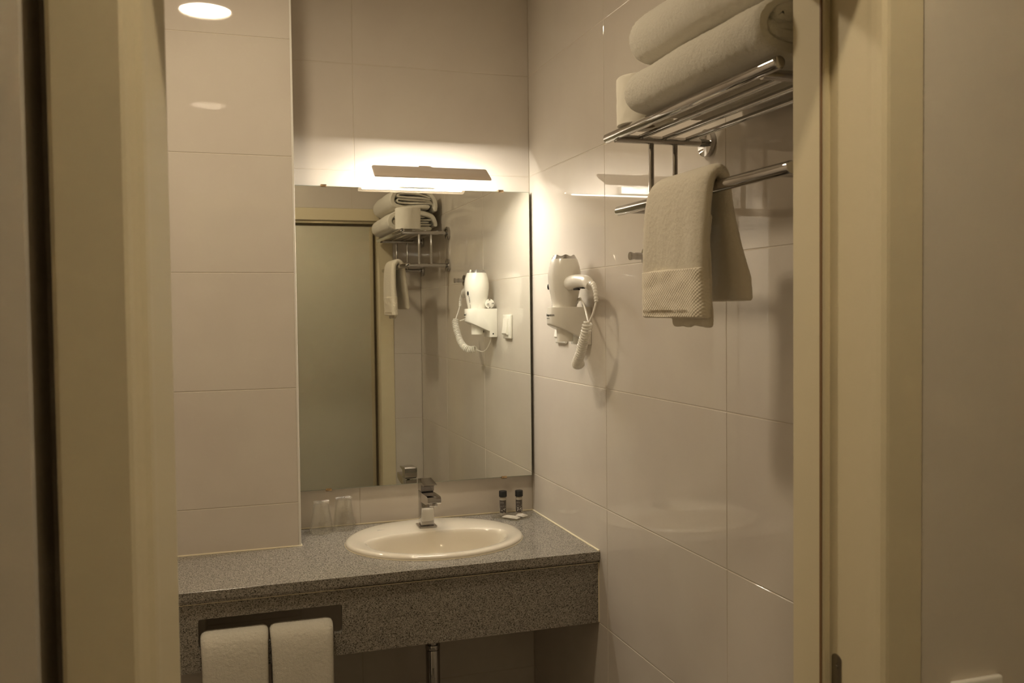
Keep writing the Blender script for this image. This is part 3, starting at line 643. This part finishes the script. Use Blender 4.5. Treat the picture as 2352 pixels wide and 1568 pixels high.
# holder
bm = NB(); hy0, hy1 = -.523, -.437
side = [(-.0005, .688), (-.116, .688), (-.116, .6405), (-.034, .6035), (-.030, .6030), (-.030, .5800), (-.0005, .5800)]
prism(bm, side, 'y', hy0, hy1); fixn(bm)
es = [e for e in bm.edges if all(abs(v.co.x + .116) < 1e-4 for v in e.verts) and abs(e.verts[0].co.z - e.verts[1].co.z) > .02]
bmesh.ops.bevel(bm, geom=es, offset=.0405, segments=10, profile=.5, affect='EDGES')
bev_all(bm, .0018, 2, 50); ho = obj('wall_holder', bm, plastic, hd)
for a_, b_2, r_ in (((-.0175, hy1 + .0002, .5925), (-.0175, hy1 - .002, .5925), .003), ((-.032, hy0 - .0004, .600), (-.032, hy0 + .002, .600), .0042)):
    bm = NB(); cyl(bm, a_, b_2, r_, n=16); fixn(bm); obj('screw_hole', bm, darkchrome, ho)
def bendf(size, zc, xo):
    def f(c):   # wrap text round the front-left (viewer side) corner of the holder
        t_ = c.x + xo + .0345; r_ = .0407; cx, yc = -.116 + .0405, (hy0 + hy1) / 2; h = r_ + c.z + .0002; fl = .0025
        if abs(t_) < fl: return Vector((cx - h, yc - t_, zc + c.y))
        sg = 1 if t_ > 0 else -1; a = (abs(t_) - fl) / r_
        if a < PI / 2: return Vector((cx - h * math.cos(a), yc - sg * (fl + h * math.sin(a)), zc + c.y))
        return Vector((cx + (a - PI / 2) * r_, yc - sg * (fl + h), zc + c.y))
    return f
text_obj('holder_lettering', 'Tempotion', .0105, None, ink, ho, bend=bendf(.012, .6655, -.028)); text_obj('holder_lettering', 'hair care', .0055, None, greyink, ho, bend=bendf(.012, .6565, -.034))
# plug resting on the holder
bm = NB(); px_, pz_ = -.0290, .7065
cyl(bm, (px_, -.441, pz_), (px_, -.464, pz_), .0182, .0150, n=40, bev=.001); fixn(bm); pg = obj('plug', bm, plastic, hd)
bm = NB(); cyl(bm, (px_, -.463, pz_), (px_, -.490, pz_ + .001), .0085, .0055, n=20, bev=.001); fixn(bm); obj('plug_boot', bm, plastic2, pg)
for s in (-1, 1):
    bm = NB(); cyl(bm, (px_ + s * .0095, -.441, pz_ + s * .0012), (px_ + s * .0095, -.424, pz_ + s * .0012), .0023, n=16, bev=.0006); fixn(bm); obj('pin', bm, silverp, pg)
for za, zb_ in ((.012, .0185), (-.0185, -.012)):
    bm = NB(); box(bm, (px_ - .003, -.4408, pz_ + za), (px_ + .003, -.455, pz_ + zb_)); obj('earth_contact', bm, steel, pg, smooth=False)
# cords
bm = NB(); tube(bm, ((hx - .004, hy - .236, .702), (hx - .012, hy - .237, .675), (hx - .022, hy - .234, .650), (hx - .026, hy - .226, .640)), .0026, 10); obj('cord', bm, plastic, hd)
bm = NB(); tube(bm, ((px_, -.488, pz_), (px_ - .004, -.520, pz_ + .003), (px_ - .014, -.560, pz_ - .005), (px_ - .022, -.600, .680), (px_ - .034, -.645, .652), (px_ - .050, -.690, .641)), lambda f: .0048 if f < .22 else .0028, 10); obj('plug_cord', bm, plastic, hd)
cp = cr([(-.093, -.716, .648), (-.094, -.706, .622), (-.093, -.684, .594), (-.090, -.655, .562), (-.084, -.620, .540), (-.076, -.594, .531), (-.062, -.576, .529), (-.050, -.563, .534)], 60); Nn = len(cp); S = [0]
for a, b in zip(cp, cp[1:]): S.append(S[-1] + (b - a).length)
turns = 27; pts = []; u = None; STEPS = turns * 18
for k in range(STEPS + 1):
    s = S[-1] * k / STEPS; i = min(max(next((j for j in range(Nn) if S[j] >= s), Nn - 1), 1), Nn - 1); g = (s - S[i - 1]) / max(1e-9, S[i] - S[i - 1]); p = cp[i - 1].lerp(cp[i], g)
    tn = (cp[i] - cp[i - 1]).normalized()
    if u is None: u, v = frame(tn)
    else: u = (u - tn * u.dot(tn)).normalized(); v = tn.cross(u)
    a = 2 * PI * turns * k / STEPS; rr = .0115 * min(1, .45 + k / 20, .45 + (STEPS - k) / 20); pts.append(p + (u * math.cos(a) + v * math.sin(a)) * rr)
bm = NB(); tube(bm, pts, .0026, 8, 0); obj('coiled_cord', bm, plastic, hd)
bm = NB(); tube(bm, (pts[-1], (-.040, -.553, .524), (-.030, -.530, .522), (-.022, -.505, .535), (-.018, -.480, .560), (-.017, -.470, .582)), .0024, 10); obj('cord', bm, plastic, hd)

# ------------------------------------------------------------------ wrapped tumblers
def tumbler(cx, cy, R, r_, h, label, seed, rot):
    t = thing('drinking_glass', (cx, cy, 0), label, 'glass', 'film-wrapped tumblers')
    bm = NB(); lathe(bm, (cx, cy, 0), [(R, .001), (r_ + .001, h - .004), (r_ - .002, h), (0.004, h)], 48, False, True); obj('tumbler', bm, clear, t)
    bm = NB(); L = []
    for z, s in [(.0008, 0), (.004, .4), (.012, 1), (.03, .7), (.05, .6), (.07, .7), (h - .008, .8), (h + .002, 1), (h + .006, 1.2)]:
        base = R + (r_ - R) * min(1, z / h) + .0016; lp = []
        for k in range(72):
            a = 2 * PI * k / 72; nn = noise.noise(Vector((math.cos(a) * 2.2, math.sin(a) * 2.2, z * 60 + seed))); rr = base + .0032 * nn * s + .0012 * s
            lp.append((cx + rr * math.cos(a + rot), cy + rr * math.sin(a + rot), z + (.005 * noise.noise(Vector((math.cos(a) * 3, math.sin(a) * 3, seed))) if z > h - .003 else 0)))
        L.append(lp)
    for q in (.6, .15): L.append([(cx + (x - cx) * q, cy + (y - cy) * q, z + .004 * noise.noise(Vector((x * 90, y * 90, seed)))) for x, y, z in L[8]])
    loft(bm, L, True, False, True); obj('film_wrap', bm, film, t, angle=25)
tumbler(-.7155, -.064, .0345, .0215, .090, 'upturned plastic-wrapped drinking glass, the one nearer the tiled pilaster', 5, 0)
tumbler(-.6440, -.046, .0335, .0220, .094, 'upturned plastic-wrapped drinking glass, the one nearer the faucet', 19, 1)

# ------------------------------------------------------------------ toiletries
A35 = math.radians(37); tc = Vector((-.101, -.081))
def TP(u, v, z): return Vector((tc.x + u * math.cos(A35) - v * math.sin(A35), tc.y + u * math.sin(A35) + v * math.cos(A35), z))
bm = NB(); ta, tb = .047, .054
def rr_(a, b, r, z):
    o = []
    for cx, cy, a0 in ((a - r, b - r, 0), (-a + r, b - r, 90), (-a + r, -b + r, 180), (a - r, -b + r, 270)):
        for k in range(5): q = math.radians(a0 + 22.5 * k); o.append(TP(cx + r * math.cos(q), cy + r * math.sin(q), z))
    return o
loft(bm, [rr_(ta - .007, tb - .007, .006, .0006), rr_(ta - .002, tb - .002, .007, .003), rr_(ta, tb, .008, .014), rr_(ta + .0025, tb + .0025, .009, .0145), rr_(ta + .0025, tb + .0025, .009, .0158), rr_(ta - .0015, tb - .0015, .007, .0155), rr_(ta - .004, tb - .004, .006, .0035), rr_(ta - .009, tb - .009, .005, .0022)], True, True, True)
fixn(bm); tag(obj('amenity_tray', bm, clear), 'clear plastic amenity tray on the counter in the corner right of the basin', 'tray')
labelm = P('bottle_label', (.085, .07, .06), .5); white_ink = P('label_print', (.62, .58, .52), .6)
liquid = P('clear_lotion', (.62, .56, .46), .15, **{'Transmission Weight': .35, 'IOR': 1.35})
def bottle(x, y, label, seed):
    t = thing('toiletry_bottle', (x, y, .0024), label, 'bottle', 'mini toiletry bottles'); z = .0024
    bm = NB(); lathe(bm, (x, y, 0), [(.009, z), (.0108, z + .001), (.0110, z + .004), (.0110, z + .057), (.0098, z + .0605), (.0085, z + .0615), (.0085, z + .066)], 40); fixn(bm); obj('vial', bm, liquid, t)
    bm = NB(); lathe(bm, (x, y, 0), [(.0112, z + .0620), (.0130, z + .0628), (.0130, z + .0805), (.0122, z + .0818), (.002, z + .0820)], 40); fixn(bm); tag(obj('cap', bm, black, t), 'black screw cap')
    ac = math.radians(-125); half = math.radians(78); bm = NB()
    loft(bm, [[(x + .01115 * math.cos(ac + half * (2 * k / 20 - 1)), y + .01115 * math.sin(ac + half * (2 * k / 20 - 1)), zz) for k in range(21)] for zz in (z + .010, z + .052)], False); lb = obj('label', bm, labelm, t)
    rnd = random.Random(seed); bm = NB()
    def patch(a, zz, ra, rz, n=10):
        vs = [bm.verts.new((x + .01130 * math.cos(a + ra * math.cos(2 * PI * k / n) / .011), y + .01130 * math.sin(a + ra * math.cos(2 * PI * k / n) / .011), zz + rz * math.sin(2 * PI * k / n))) for k in range(n)]; bm.faces.new(vs)
    for k in range(16): patch(ac + half * rnd.uniform(-.85, .85), z + rnd.uniform(.011, .027), rnd.uniform(.0006, .0018), rnd.uniform(.0008, .0024))
    for k in range(5): patch(ac + half * (-.8 + .4 * k), z + .031 + rnd.uniform(-.002, .003), .0005, .0022)
    patch(ac - .12, z + .0405, .0062, .0003)
    obj('label_print', bm, white_ink, lb, smooth=False)
    def bd(c): a = ac + (c.x) / .0113; return Vector((x + .0114 * math.cos(a), y + .0114 * math.sin(a), z + .0445 + c.y))
    text_obj('label_lettering', 'indus', .0062, None, white_ink, lb, bend=bd)
bottle(-.1225, -.052, 'small bottle with black cap in the tray, left of the pair', 1)
bottle(-.0700, -.063, 'small bottle with black cap in the tray, right of the pair and nearest the corner', 2)
soapm = P('wrapped_soap', (.62, .56, .47), .3)
def soap(u, v, lu, lv, hz, rz, label):
    c = TP(u, v, 0); bm = NB(); bmesh.ops.create_grid(bm, x_segments=24, y_segments=18, size=1); top_ = [v_ for v_ in bm.verts]
    geo = bmesh.ops.duplicate(bm, geom=list(bm.faces))
    vs2 = {v_ for f in geo['geom'] if isinstance(f, bmesh.types.BMFace) for v_ in f.verts}
    for v_ in bm.verts:
        a, b = v_.co.x, v_.co.y; h = (1 - a ** 4) * (1 - b ** 4); nn = noise.noise(Vector((a * 3, b * 3, u * 100)))
        zz = hz * h * (.85 + .25 * nn) if v_ not in vs2 else -hz * .25 * h
        v_.co = Vector((a * lu, b * lv, zz + hz * .28 + .0035 + (0.0015 * noise.noise(Vector((a * 9, b * 9, 3))) if h < .4 else 0)))
    bmesh.ops.remove_doubles(bm, verts=bm.verts, dist=1e-5); fixn(bm)
    bmesh.ops.transform(bm, matrix=Matrix.Translation((c.x, c.y, 0)) @ Matrix.Rotation(A35 + rz, 4, 'Z'), verts=bm.verts)
    tag(obj('wrapped_soap', bm, soapm), label, 'soap', 'wrapped soaps in the tray')
soap(-.020, -.010, .012, .030, .007, .05, 'small flat wrapped soap bar along the front left side of the clear tray')
soap(.019, -.026, .014, .017, .007, -.15, 'small square wrapped soap at the front right of the clear tray, before the right bottle')
